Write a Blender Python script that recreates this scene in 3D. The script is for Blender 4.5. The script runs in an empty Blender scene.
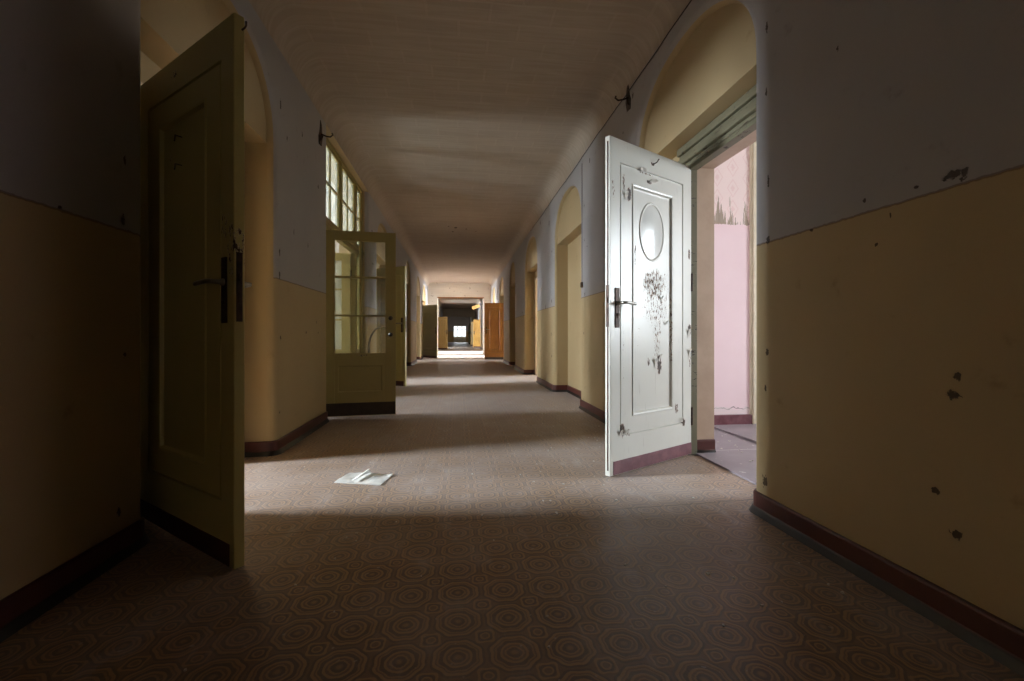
import bpy, bmesh, math, random
from mathutils import Vector, Matrix
random.seed(7)
PI = math.pi
scene = bpy.context.scene
COL = scene.collection

# ------------------------------------------------------------------ helpers
def lin(r, g, b):
    f = lambda c: (c/255/12.92) if c/255 <= .04045 else ((c/255+.055)/1.055)**2.4
    return (f(r), f(g), f(b), 1)

class MB:
    """collects faces with material slots, then links them as one mesh object"""
    def __init__(s): s.v = []; s.f = []; s.m = []; s.s = []
    def face(s, pts, m=0, smooth=False):
        i = len(s.v); s.v += [tuple(p) for p in pts]
        s.f.append(tuple(range(i, i+len(pts)))); s.m.append(m); s.s.append(smooth)
    def grid(s, rows, m=0, smooth=True, closed=False):
        base = len(s.v); n = len(rows[0])
        for r in rows: s.v += [tuple(p) for p in r]
        for i in range(len(rows)-1):
            for j in range(n if closed else n-1):
                k = (j+1) % n
                s.f.append((base+i*n+j, base+i*n+k, base+(i+1)*n+k, base+(i+1)*n+j))
                s.m.append(m); s.s.append(smooth)
    def box(s, x0, x1, y0, y1, z0, z1, m=0, bevel=0):
        b = min(bevel, (x1-x0)*.45, (y1-y0)*.45, (z1-z0)*.45)
        if b <= 0:
            p = [(x, y, z) for x in (x0, x1) for y in (y0, y1) for z in (z0, z1)]
            for q in ((0,1,3,2),(4,6,7,5),(0,4,5,1),(2,3,7,6),(0,2,6,4),(1,5,7,3)):
                s.face([p[i] for i in q], m)
            return
        bm = bmesh.new(); bmesh.ops.create_cube(bm, size=1)
        for v in bm.verts:
            v.co = Vector(((x0+x1)/2+v.co.x*(x1-x0), (y0+y1)/2+v.co.y*(y1-y0), (z0+z1)/2+v.co.z*(z1-z0)))
        bmesh.ops.bevel(bm, geom=bm.edges[:], offset=b, segments=2, affect='EDGES', profile=.6)
        s.add_bm(bm, m); bm.free()
    def add_bm(s, bm, m=0, smooth=False, mat=None):
        base = len(s.v); bm.verts.index_update()
        for v in bm.verts:
            co = mat @ v.co if mat else v.co
            s.v.append(tuple(co))
        for f in bm.faces:
            s.f.append(tuple(base+v.index for v in f.verts)); s.m.append(m); s.s.append(smooth)
    def tube(s, pts, r, seg=8, m=0, cap=True):
        pts = [Vector(p) for p in pts]; rows = []
        rr = r if isinstance(r, (list, tuple)) else [r]*len(pts)
        ref = None
        for i, p in enumerate(pts):
            a = pts[max(i-1, 0)]; b = pts[min(i+1, len(pts)-1)]
            t = (b-a).normalized()
            if ref is None:
                ref = t.orthogonal().normalized()
            ref = (ref - t*ref.dot(t)).normalized(); o = t.cross(ref)
            rows.append([p+(ref*math.cos(2*PI*k/seg)+o*math.sin(2*PI*k/seg))*rr[i] for k in range(seg)])
        s.grid(rows, m, True, True)
        if cap:
            s.face(rows[0][::-1], m); s.face(rows[-1], m)
    def lathe(s, prof, origin, axis, seg=20, m=0):
        """prof: (distance along axis, radius)"""
        ax = Vector(axis).normalized(); u = ax.orthogonal().normalized(); w = ax.cross(u); o = Vector(origin)
        rows = [[o+ax*d+(u*math.cos(2*PI*k/seg)+w*math.sin(2*PI*k/seg))*max(r, 1e-5) for k in range(seg)] for d, r in prof]
        s.grid(rows, m, True, True)
    def build(s, name, mats, parent=None):
        me = bpy.data.meshes.new(name); me.from_pydata(s.v, [], s.f)
        for mm in (mats if isinstance(mats, (list, tuple)) else [mats]): me.materials.append(mm)
        me.polygons.foreach_set('material_index', s.m); me.polygons.foreach_set('use_smooth', s.s)
        me.update()
        o = bpy.data.objects.new(name, me); COL.objects.link(o)
        if parent: o.parent = parent
        return o

def tag(o, label, cat, group=None, kind='thing'):
    o['label'] = label; o['category'] = cat; o['kind'] = kind
    if group: o['group'] = group
    return o
def struct(o):
    o['kind'] = 'structure'; return o
def empty(name, loc, rz=0):
    o = bpy.data.objects.new(name, None); COL.objects.link(o)
    o.location = loc; o.rotation_euler = (0, 0, rz); o.empty_display_size = .1
    return o

# ------------------------------------------------------------------ shader helpers
class NT:
    def __init__(s, name):
        s.mat = bpy.data.materials.new(name); s.mat.use_nodes = True
        s.t = s.mat.node_tree; s.b = s.t.nodes['Principled BSDF']; s._obj = None
    def new(s, k): return s.t.nodes.new(k)
    def put(s, sock, v):
        if isinstance(v, S): s.t.links.new(v.k, sock)
        elif isinstance(v, (tuple, list)):
            sock.default_value = tuple(v)[:len(sock.default_value)]
        else: sock.default_value = v
    def obj(s):
        if s._obj is None: s._obj = S(s, s.new('ShaderNodeTexCoord').outputs['Object'])
        return s._obj
    def xyz(s):
        n = s.new('ShaderNodeSeparateXYZ'); s.put(n.inputs[0], s.obj())
        return [S(s, n.outputs[i]) for i in range(3)]
    def vec(s, x, y, z):
        n = s.new('ShaderNodeCombineXYZ')
        for i, q in enumerate((x, y, z)): s.put(n.inputs[i], q)
        return S(s, n.outputs[0])
    def math(s, op, a, b=0., c=0.):
        n = s.new('ShaderNodeMath'); n.operation = op
        s.put(n.inputs[0], a); s.put(n.inputs[1], b); s.put(n.inputs[2], c)
        return S(s, n.outputs[0])
    def noise(s, vec=None, scale=5, detail=3, rough=.55, dist=0.):
        n = s.new('ShaderNodeTexNoise'); s.put(n.inputs['Vector'], vec or s.obj())
        n.inputs['Scale'].default_value = scale; n.inputs['Detail'].default_value = detail
        n.inputs['Roughness'].default_value = rough; n.inputs['Distortion'].default_value = dist
        return S(s, n.outputs[0])
    def stretch(s, sx, sy, sz, off=0):
        x, y, z = s.xyz(); return s.vec(x*sx+off, y*sy, z*sz)
    def mix(s, f, a, b):
        n = s.new('ShaderNodeMix'); n.data_type = 'RGBA'
        s.put(n.inputs[0], f); s.put(n.inputs[6], a); s.put(n.inputs[7], b)
        return S(s, n.outputs[2])
    def ss(s, v, lo, hi, a=0., b=1.):
        n = s.new('ShaderNodeMapRange'); n.interpolation_type = 'SMOOTHSTEP'
        s.put(n.inputs[0], v); s.put(n.inputs[1], lo); s.put(n.inputs[2], hi)
        s.put(n.inputs[3], a); s.put(n.inputs[4], b)
        return S(s, n.outputs[0])
    def band(s, v, c, w, soft=.5):
        d = s.math('ABSOLUTE', v-c); return s.ss(d, w*(1-soft), w, 1., 0.)
    def bump(s, h, strength=.3, dist=.005):
        n = s.new('ShaderNodeBump'); n.inputs['Strength'].default_value = strength
        n.inputs['Distance'].default_value = dist; s.put(n.inputs['Height'], h)
        s.t.links.new(n.outputs[0], s.b.inputs['Normal'])
    def out(s, color=None, rough=.6, metal=0., spec=.5):
        if color is not None: s.put(s.b.inputs['Base Color'], color)
        s.put(s.b.inputs['Roughness'], rough); s.put(s.b.inputs['Metallic'], metal)
        s.put(s.b.inputs['Specular IOR Level'], spec)
        return s.mat
class S:
    def __init__(s, n, k): s.n = n; s.k = k
    def __add__(a, b): return a.n.math('ADD', a, b)
    __radd__ = __add__
    def __sub__(a, b): return a.n.math('SUBTRACT', a, b)
    def __rsub__(a, b): return a.n.math('SUBTRACT', b, a)
    def __mul__(a, b): return a.n.math('MULTIPLY', a, b)
    __rmul__ = __mul__
    def __truediv__(a, b): return a.n.math('DIVIDE', a, b)
    def lt(a, b): return a.n.math('LESS_THAN', a, b)
    def gt(a, b): return a.n.math('GREATER_THAN', a, b)
    def mx(a, b): return a.n.math('MAXIMUM', a, b)

def spots(n, ax, az, pts, ragged=.6, scale=70):
    """union of ragged blots; pts = (a, z, radius a, radius z)"""
    nz = n.noise(scale=scale, detail=3)
    m = None
    for a0, z0, ra, rz in pts:
        da = (ax-a0)/(ra*.62); dz = (az-z0)/(rz*.66)
        d = n.math('SQRT', da*da+dz*dz)
        k = n.ss(d + (nz-.5)*(ragged*4), .75, .95, 1., 0.)
        m = k if m is None else m.mx(k)
    return m

DADO_L, DADO_R = 1.30, 1.325
YEL = lin(188, 164, 104); GREY = lin(176, 168, 166); DARK = lin(38, 27, 20)
def wall_mat(name, dado, pts, upper=True, side=1):
    n = NT(name); x, y, z = n.xyz()
    big = n.noise(scale=1.1, detail=4); fine = n.noise(scale=34, detail=4); mid = n.noise(scale=6, detail=5, rough=.65)
    yel = n.mix(big, lin(174, 153, 115), lin(194, 173, 135))
    yel = n.mix(n.ss(mid, .62, .8), yel, lin(158, 136, 98))
    if upper:
        gr = n.mix(big, lin(160, 157, 159), lin(180, 177, 179))
        gr = n.mix(n.ss(mid, .6, .8), gr, lin(146, 141, 139))
        edge = z + (fine-.5)*.012
        col = n.mix(n.ss(edge, dado-.002, dado+.002), yel, gr)
        col = n.mix(n.band(edge, dado, .006)*.55, col, lin(90, 62, 38))
    else:
        col = yel
    # sparse nail holes and flaked spots
    vo = n.new('ShaderNodeTexVoronoi'); vo.feature = 'F1'; vo.inputs['Scale'].default_value = 2.6
    n.put(vo.inputs['Vector'], n.obj())
    sp = n.new('ShaderNodeSeparateColor'); n.t.links.new(vo.outputs['Color'], sp.inputs[0])
    r = S(n, sp.outputs[0]); g = S(n, sp.outputs[1])
    dd = S(n, vo.outputs['Distance']) + (n.noise(scale=60, detail=2)-.5)*.05
    hole = (dd.lt(.008+g*.018))*(r.gt(.72))
    if pts:
        hole = hole.mx(spots(n, y, z, pts))
    col = n.mix(hole*.85, col, lin(56, 41, 30))
    n.bump(fine*.35 + mid*.5 + hole*-1.2, .35, .004)
    return n.out(col, .72, spec=.3)

RIGHT_PTS = [(2.02,1.335,.022,.03),(2.03,2.36,.014,.045),(2.035,2.05,.012,.03),(2.03,.80,.02,.03),(2.045,.17,.035,.045),
             (2.02,1.62,.012,.05),(1.62,2.0,.011,.022),(1.20,1.36,.045,.022),(1.17,1.352,.02,.03),(1.19,.76,.022,.026),
             (1.20,.70,.04,.02),(1.25,.395,.022,.02),(1.19,.285,.03,.022),(1.40,1.29,.006,.02),(2.6,3.0,.02,.02),
             (1.50,1.37,.012,.012),(1.75,1.32,.02,.01),(1.31,1.36,.015,.01),(2.04,.62,.012,.03),(1.93,2.47,.02,.04),
             (3.72,2.92,.03,.04),(3.95,2.70,.016,.016),(4.4,2.35,.02,.03),(5.2,1.36,.02,.035),(5.22,2.4,.02,.03),
             (5.24,.9,.016,.03),(5.0,2.85,.03,.05),(5.1,1.9,.02,.012),(5.22,2.0,.014,.03),(7.1,1.42,.04,.05),(7.3,2.7,.05,.08),
             (7.08,2.2,.04,.04),(7.6,1.35,.04,.05),(7.12,.9,.03,.05),(7.1,.55,.03,.04),(8.1,2.9,.05,.07),(10.4,1.4,.05,.05)]
LEFT_PTS = [(1.99,1.34,.02,.03),(2.0,1.58,.012,.03),(2.0,.80,.015,.02),(1.97,.18,.02,.03),(2.0,2.35,.016,.03),(1.3,1.95,.012,.014),
            (1.7,1.31,.012,.01),(3.62,2.62,.02,.07),(3.75,2.42,.018,.03),(4.1,2.6,.02,.04),(3.9,1.72,.014,.045),(4.25,1.68,.014,.04),
            (3.6,1.5,.02,.05),(3.6,1.33,.02,.05),(3.62,.86,.02,.03),(4.2,.9,.02,.02),(4.5,1.0,.015,.02),(4.55,.9,.015,.02),(3.6,.3,.015,.02),
            (4.55,2.3,.03,.03),(7.3,1.55,.035,.03),(7.5,1.1,.03,.03),(7.2,1.1,.03,.03),(7.35,2.0,.1,.02),(9.6,1.3,.05,.05),(7.3,2.5,.07,.03)]
M = {}
M['wall_r'] = wall_mat('plaster_two_tone_right', DADO_R, RIGHT_PTS)
M['wall_l'] = wall_mat('plaster_two_tone_left', DADO_L, LEFT_PTS)
M['yellow'] = wall_mat('plaster_yellow', 0, [], upper=False)

def simple(name, c1, c2, rough=.6, scale=8, bump=.2, metal=0, spec=.5, stretch=None):
    n = NT(name)
    v = n.stretch(*stretch) if stretch else None
    nz = n.noise(v, scale=scale, detail=5, rough=.6)
    n.bump(nz, bump, .003)
    return n.out(n.mix(n.ss(nz, .3, .7), c1, c2), rough, metal, spec)

def base_mat():
    n = NT('red_brown_skirting_paint'); x, y, z = n.xyz()
    nz = n.noise(scale=9, detail=5); f = n.noise(scale=70, detail=3)
    c = n.mix(nz, lin(70, 28, 24), lin(92, 44, 37))
    c = n.mix(n.ss(z+(nz-.5)*.02, .028, .036), lin(32, 27, 25), c)
    c = n.mix(n.ss(f, .66, .72)*.6, c, lin(40, 26, 22))
    n.bump(f, .25, .003)
    return n.out(c, .45)
M['base'] = base_mat()
M['base_purple'] = simple('purple_red_paint', lin(98, 52, 60), lin(128, 84, 92), .35, 10)
M['kick_dark'] = simple('dark_red_brown_paint', lin(62, 26, 20), lin(82, 38, 30), .45, 10)
M['kick_black'] = simple('blackish_kick_plate', lin(44, 30, 24), lin(60, 42, 34), .5, 10)

def ceiling_mat():
    n = NT('whitewashed_brick_ceiling'); x, y, z = n.xyz()
    br = n.new('ShaderNodeTexBrick')
    n.put(br.inputs['Vector'], n.vec(x + (n.noise(scale=3)-.5)*.02, y + (n.noise(scale=4, detail=1)-.5)*.02, 0.))
    br.inputs['Scale'].default_value = 1.; br.inputs['Brick Width'].default_value = .46; br.inputs['Row Height'].default_value = .2
    br.inputs['Mortar Size'].default_value = .014; br.inputs['Mortar Smooth'].default_value = .6
    br.inputs['Color1'].default_value = lin(176, 162, 148); br.inputs['Color2'].default_value = lin(179, 165, 151)
    br.inputs['Mortar'].default_value = lin(184, 170, 156)
    nz = n.noise(scale=2.2, detail=5)
    c = n.mix(n.ss(nz, .35, .75)*.5, S(n, br.outputs['Color']), lin(170, 156, 142))
    st = n.ss(n.math('ABSOLUTE', n.noise(n.stretch(.5, 6, 1), scale=2, detail=3)-.5), 0., .12, .25, 0.)
    c = n.mix(st, c, lin(200, 188, 176))
    sp = spots(n, x, y, [(-.05, 10.0, .05, .09), (.18, 10.1, .03, .06), (-.2, 9.9, .03, .06), (-.12, 10.4, .04, .07), (.4, 10.3, .03, .05)], scale=12)
    c = n.mix(sp*.85, c, DARK)
    n.bump(S(n, br.outputs['Fac'])*.6 + n.noise(scale=30, detail=4)*.3, .28, .005)
    return n.out(c, .8, spec=.2)
M['ceil'] = ceiling_mat()

def floor_mat():
    n = NT('medallion_linoleum'); x, y, z = n.xyz()
    P = .1565
    d1 = (n.noise(scale=22, detail=2)-.5)*.07; d2 = (n.noise(n.stretch(1, 1, 1, 7.3), scale=22, detail=2)-.5)*.07
    px = x/P + d1; py = (y-1.252)/P + d2
    fx = n.math('FRACT', px+.5)-.5; fy = n.math('FRACT', py+.5)-.5
    r = n.math('SQRT', fx*fx+fy*fy); a = n.math('ARCTAN2', fy, fx)
    rs = r*(1+n.math('COSINE', a*8)*.035); r4 = r*(1-n.math('COSINE', a*4)*.05+n.math('COSINE', a*12)*.03)
    gx = n.math('FRACT', px)-.5; gy = n.math('FRACT', py)-.5
    r2 = n.math('SQRT', gx*gx+gy*gy); b = n.math('ARCTAN2', gy, gx); r2s = r2*(1+n.math('COSINE', b*4)*.12)
    lines = n.band(rs, .415, .035).mx(n.band(rs, .345, .02)*.6).mx(n.band(r, .235, .03)).mx(n.band(r4, .15, .022)*.8).mx(n.band(r2s, .175, .03)).mx(n.band(r2, .08, .022)*.9).mx(n.ss(r, .03, .06, 1., 0.)*.6)
    dark = n.band(rs, .29, .045).mx(n.band(r, .10, .035)).mx(n.band(r2, .125, .03)).mx(n.band(rs, .465, .03))
    gn = n.noise(scale=120, detail=3); w = n.noise(scale=1.3, detail=5, rough=.65)
    base = n.mix(gn, lin(106, 76, 44), lin(130, 96, 58))
    base = n.mix(dark*.65, base, lin(70, 47, 28))
    base = n.mix(lines*.7, base, lin(178, 136, 80))
    # trodden, dusty film with scuffs
    scuff = n.ss(n.noise(n.stretch(1, .35, 1), scale=9, detail=6, rough=.7), .5, .75)
    dust = n.ss(w, .35, .7)*.34 + scuff*.26 + .05
    base = n.mix(dust, base, lin(184, 178, 178))
    seam = n.band(y-x*.06, 2.17, .004).mx(n.band(y+x*.01, 5.03, .006)).mx(n.band(y, 9.7, .008))
    base = n.mix(seam*.8, base, lin(38, 24, 17))
    crumbs = n.ss(n.noise(scale=38, detail=1), .735, .76)
    base = n.mix(crumbs*.6, base, lin(180, 170, 160))
    n.bump(gn*.3 + lines*.25 + n.noise(scale=5, detail=2)*.8 - seam, .25, .003)
    rough = n.ss(w, .3, .75, .36, .55) + gn*.06
    n.b.inputs['Sheen Weight'].default_value = .2; n.b.inputs['Sheen Roughness'].default_value = .45
    n.b.inputs['Sheen Tint'].default_value = (.9, .88, .9, 1)
    return n.out(base, rough, spec=.45)
M['floor'] = floor_mat()

def room_floor_mat():
    n = NT('grey_lilac_linoleum'); x, y, z = n.xyz()
    w = n.noise(scale=2.5, detail=6, rough=.65)
    c = n.mix(w, lin(120, 110, 116), lin(168, 160, 166))
    c = n.mix(n.band(y, 3.22, .008)*.7, c, lin(210, 205, 205))
    c = n.mix(n.ss(n.noise(scale=26, detail=2), .7, .73)*.8, c, lin(222, 218, 214))
    n.bump(w, .3, .006)
    return n.out(c, .45)
M['room_floor'] = room_floor_mat()

def pink_mat():
    n = NT('torn_pink_wallpaper'); x, y, z = n.xyz()
    w = n.noise(scale=3, detail=5)
    low = n.mix(w, lin(236, 208, 214), lin(243, 220, 226))
    # damask paper above
    u = n.math('FRACT', x/.16)-.5; v = n.math('FRACT', z/.2 + n.math('FLOOR', x/.16)*.5)-.5
    q = n.math('ABSOLUTE', u)*1.1+n.math('ABSOLUTE', v)*.9
    pat = n.band(q + (n.noise(scale=40, detail=2)-.5)*.12, .38, .05).mx(n.ss(q+(n.noise(scale=50)-.5)*.3, .12, .2, 1., 0.))
    up = n.mix(pat*.55, lin(238, 218, 216), lin(228, 196, 196))
    jag = n.noise(n.vec(x*1., 0., z*.06), scale=22, detail=4, rough=.7)
    top = 1.93 + n.ss(jag, .4, .72)*.36
    bot = 1.95 + (n.noise(scale=30)-.5)*.05
    torn = (z.lt(top))*(z.gt(bot))
    c = n.mix(z.gt(bot), low, up)
    c = n.mix(torn, c, n.mix(n.noise(n.stretch(8, 8, 1), scale=8), lin(150, 134, 120), lin(184, 168, 154)))
    pe = n.band(z + (n.noise(scale=9, detail=3)-.5)*.14, .17, .006)
    c = n.mix(pe*.8, c, lin(120, 92, 92))
    c = n.mix(n.ss(z + (n.noise(scale=7, detail=3)-.5)*.18, .16, .175, .5, 0.), c, lin(226, 216, 214))
    n.bump(w*.4+torn*-1., .4, .004)
    return n.out(c, .7, spec=.3)
M['pink'] = pink_mat()
M['room'] = simple('pale_room_plaster', lin(212, 204, 196), lin(226, 220, 214), .75, 3)
M['room_yellow'] = simple('pale_yellow_room_plaster', lin(206, 186, 140), lin(220, 202, 160), .75, 3)

def door_paint(name, c1, c2, chipcol, pts, dens=.0, rough=.4, streak=.0, vchip=1., edge=None):
    n = NT(name); x, y, z = n.xyz()
    big = n.noise(scale=2.5, detail=4); gr = n.noise(n.stretch(9, 9, .5), scale=9, detail=4, rough=.65)
    col = n.mix(big, c1, c2)
    col = n.mix(n.ss(gr, .62, .72)*streak, col, lin(120, 106, 82))
    field = n.noise(n.stretch(3.2, 3.2, 1.1), scale=26, detail=4, rough=.7)
    w = None
    for a, b, ra, rz, s_ in pts:
        da = (x-a)/ra; dz = (z-b)/rz
        k = n.ss(n.math('SQRT', da*da+dz*dz), .35, 1., s_, 0.)
        w = k if w is None else w.mx(k)
    f2 = field + dens if w is None else field + w + dens
    chip = n.ss(f2, .76, .775)
    core = n.ss(f2, .80, .86)
    rim = n.ss(f2, .735, .76)-chip
    col = n.mix(rim*.5, col, lin(245, 244, 238))
    col = n.mix(chip, col, n.mix(core, chipcol, lin(54, 38, 28)))
    n.bump(gr*.18 + n.noise(scale=40, detail=3)*.12 - chip*1.2 + rim*.4, .45, .003)
    r = n.math('ADD', n.math('MULTIPLY', chip, .3), rough)
    return n.out(col, r, spec=.5)
M['door_white'] = door_paint('peeling_white_door_paint', lin(204, 203, 194), lin(217, 216, 209), lin(140, 112, 88),
    [(.43,1.22,.2,.17,.25),(.42,1.06,.22,.2,.19),(.40,.85,.06,.3,.2),(.30,1.15,.05,.3,.18),(.37,.68,.035,.11,.42),(.49,.70,.02,.05,.30),(.71,1.78,.035,.07,.4),(.37,.86,.03,.2,.18),
     (.775,.28,.03,.07,.4),(.72,.25,.03,.04,.25),(.10,.25,.03,.05,.36),(.185,.36,.03,.06,.3),(.025,.92,.03,.07,.4),(.02,.72,.02,.12,.28),
     (.03,1.47,.025,.07,.30),(.46,2.03,.03,.02,.38),(.50,1.90,.05,.02,.32),(.25,.9,.015,.5,.2),(.765,1.0,.012,.8,.13),(.63,1.4,.02,.12,.22),
     (.76,1.85,.02,.08,.3),(.55,1.95,.12,.012,.25),(.86,1.8,.02,.15,.2),(.60,.9,.03,.3,.12)], dens=.02, rough=.3, streak=.35)
M['door_olive'] = door_paint('worn_olive_cream_door_paint', lin(178, 168, 104), lin(194, 182, 120), lin(84, 62, 40),
    [(.90,1.2,.05,.2,.22),(.85,1.3,.05,.1,.22),(.4,2.0,.05,.06,.2),(.9,.5,.03,.6,.08),(.5,1.2,.02,.4,.1),(.33,1.66,.02,.05,.2),(.9,1.9,.03,.3,.1)], rough=.42, streak=.2)
M['door_green'] = door_paint('old_olive_green_door_paint', lin(128, 122, 82), lin(146, 138, 96), lin(70, 54, 38), [], rough=.45, dens=.02)
M['door_grey'] = door_paint('pale_grey_door_paint', lin(170, 170, 156), lin(186, 184, 170), lin(80, 66, 50), [], rough=.45, dens=.02)
M['door_tan'] = door_paint('tan_cream_door_paint', lin(196, 164, 104), lin(206, 178, 120), lin(90, 66, 40), [], rough=.45)
M['glaz_olive'] = door_paint('olive_glazed_door_paint', lin(154, 139, 84), lin(170, 154, 98), lin(70, 52, 30), [(.4,.66,.1,.02,.25)], rough=.45, dens=.01)
def wood_mat(name, c1, c2, c3):
    n = NT(name); g = n.noise(n.stretch(14, 14, .7), scale=6, detail=5, rough=.65); b = n.noise(scale=2)
    c = n.mix(n.ss(g, .3, .7), c1, c2); c = n.mix(n.ss(b, .4, .7)*.5, c, c3)
    n.bump(g, .2, .002); return n.out(c, .4)
M['orange'] = wood_mat('orange_stained_wood', lin(134, 82, 34), lin(160, 104, 46), lin(118, 68, 26))
M['gold'] = wood_mat('golden_yellow_wood', lin(206, 150, 42), lin(228, 176, 66), lin(190, 132, 34))
def frame_mat():
    n = NT('flaking_green_grey_frame_paint'); x, y, z = n.xyz()
    g = n.noise(n.stretch(1, .5, 9), scale=12, detail=5, rough=.7); g2 = n.noise(scale=14, detail=4)
    c = n.mix(g2, lin(108, 105, 84), lin(130, 124, 102))
    ch = n.ss(g*.6+g2*.4, .56, .6)
    c = n.mix(ch, c, lin(62, 48, 36)); n.bump(g2*.4-ch, .5, .004)
    return n.out(c, .5)
M['frame'] = frame_mat()
M['jamb'] = simple('beige_pink_jamb_paint', lin(190, 164, 142), lin(204, 180, 158), .5, 4)
M['cream'] = simple('cream_trim_paint', lin(206, 194, 170), lin(220, 208, 186), .5, 6)
M['steel'] = simple('worn_grey_steel', lin(120, 118, 112), lin(156, 154, 148), .35, 20, .1, metal=.9)
M['rust'] = simple('dark_rusted_iron', lin(38, 28, 24), lin(76, 52, 38), .55, 30, .4, metal=.4)
M['black'] = simple('black_rubber', lin(18, 17, 17), lin(26, 25, 25), .8, 20)
M['brass'] = simple('tarnished_brass', lin(92, 66, 34), lin(120, 88, 46), .4, 30, .2, metal=.7)
M['bakelite'] = simple('dark_brown_bakelite', lin(34, 20, 14), lin(50, 30, 20), .3, 20)
M['paper'] = simple('crumpled_white_paper', lin(214, 216, 214), lin(232, 233, 230), .7, 14, .3)
M['flake'] = simple('white_paint_flakes', lin(200, 196, 186), lin(226, 222, 214), .7, 30)
M['radiator'] = simple('white_radiator_enamel', lin(220, 220, 214), lin(230, 230, 226), .4, 10)
M['sign'] = wood_mat('tan_board', lin(196, 156, 92), lin(214, 176, 112), lin(176, 132, 74))
def glass_mat(name, tint, gl=.09, rough=.03):
    m = bpy.data.materials.new(name); m.use_nodes = True; t = m.node_tree; t.nodes.clear()
    o = t.nodes.new('ShaderNodeOutputMaterial'); mx = t.nodes.new('ShaderNodeMixShader')
    tr = t.nodes.new('ShaderNodeBsdfTransparent'); g = t.nodes.new('ShaderNodeBsdfGlossy')
    tr.inputs[0].default_value = tint; g.inputs['Roughness'].default_value = rough
    mx.inputs[0].default_value = gl
    t.links.new(tr.outputs[0], mx.inputs[1]); t.links.new(g.outputs[0], mx.inputs[2]); t.links.new(mx.outputs[0], o.inputs[0])
    return m
M['glass'] = glass_mat('old_window_glass', (.86, .88, .86, 1))
def frosted(name, f):
    m = bpy.data.materials.new(name); m.use_nodes = True; t = m.node_tree; t.nodes.clear()
    o = t.nodes.new('ShaderNodeOutputMaterial'); mx = t.nodes.new('ShaderNodeMixShader')
    tr = t.nodes.new('ShaderNodeBsdfTransparent'); g = t.nodes.new('ShaderNodeBsdfTranslucent')
    tr.inputs[0].default_value = (.9, .92, .9, 1); g.inputs[0].default_value = (.8, .84, .78, 1); mx.inputs[0].default_value = f
    t.links.new(tr.outputs[0], mx.inputs[1]); t.links.new(g.outputs[0], mx.inputs[2]); t.links.new(mx.outputs[0], o.inputs[0])
    return m
M['frost'] = frosted('frosted_glass', .55); M['dusty'] = frosted('dusty_glass', .15)

# ------------------------------------------------------------------ the corridor shell
XL, XR = 1.33, 1.476
Y0, YB, Y1 = -9.0, 20.6, 56.0
ZW, ZC, CR = 3.02, 3.22, .20
RB = .055                  # bullnose radius of the plaster corners
DEP = .22                  # niche depth
TUN = .20                  # wall thickness behind the niche
ZS, RISE = 2.28, .58
def W(side): return XR if side > 0 else XL

# bays: y0, y1, opening (y0, y1, ztop) or None
RIGHT = [dict(y0=-8.7, y1=-6.9, o=(-8.5, -7.1, 2.2)), dict(y0=2.145, y1=3.63, o=(2.25, 3.19, 2.12)), dict(y0=5.40, y1=6.92, o=None), dict(y0=8.46, y1=10.06, o=(8.62, 9.9, 2.12)),  # first bay added behind the camera to let fill light in
         dict(y0=11.8, y1=13.1, o=None), dict(y0=14.8, y1=16.4, o=(15.1, 16.15, 2.12)), dict(y0=18.1, y1=19.7, o=(18.3, 19.5, 2.2)),
         dict(y0=30.2, y1=31.7, o=(30.4, 31.4, 2.12)), dict(y0=36.6, y1=38.2, o=(36.9, 37.9, 2.12)), dict(y0=44, y1=45.5, o=None)]
LEFT = [dict(y0=2.13, y1=3.51, o=(2.38, 3.32, 2.12)), dict(y0=7.74, y1=9.3, o=(8.2, 9.15, 2.12)), dict(y0=12.0, y1=13.2, o=None),
        dict(y0=15.0, y1=16.6, o=(15.2, 16.2, 2.12)), dict(y0=17.6, y1=19.4, o=(18.0, 19.2, 2.12)),
        dict(y0=28.0, y1=29.5, o=(28.25, 29.2, 2.12)), dict(y0=35, y1=36.5, o=(35.2, 36.2, 2.12)), dict(y0=43, y1=44.5, o=None)]
SCREEN = dict(y0=4.86, y1=7.0); FILL_BAY = dict(y0=21.4, y1=24.5); FILL_BAY2 = dict(y0=30.7, y1=32.9)  # last two bays added, full height, to let light onto the far ceiling

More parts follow.
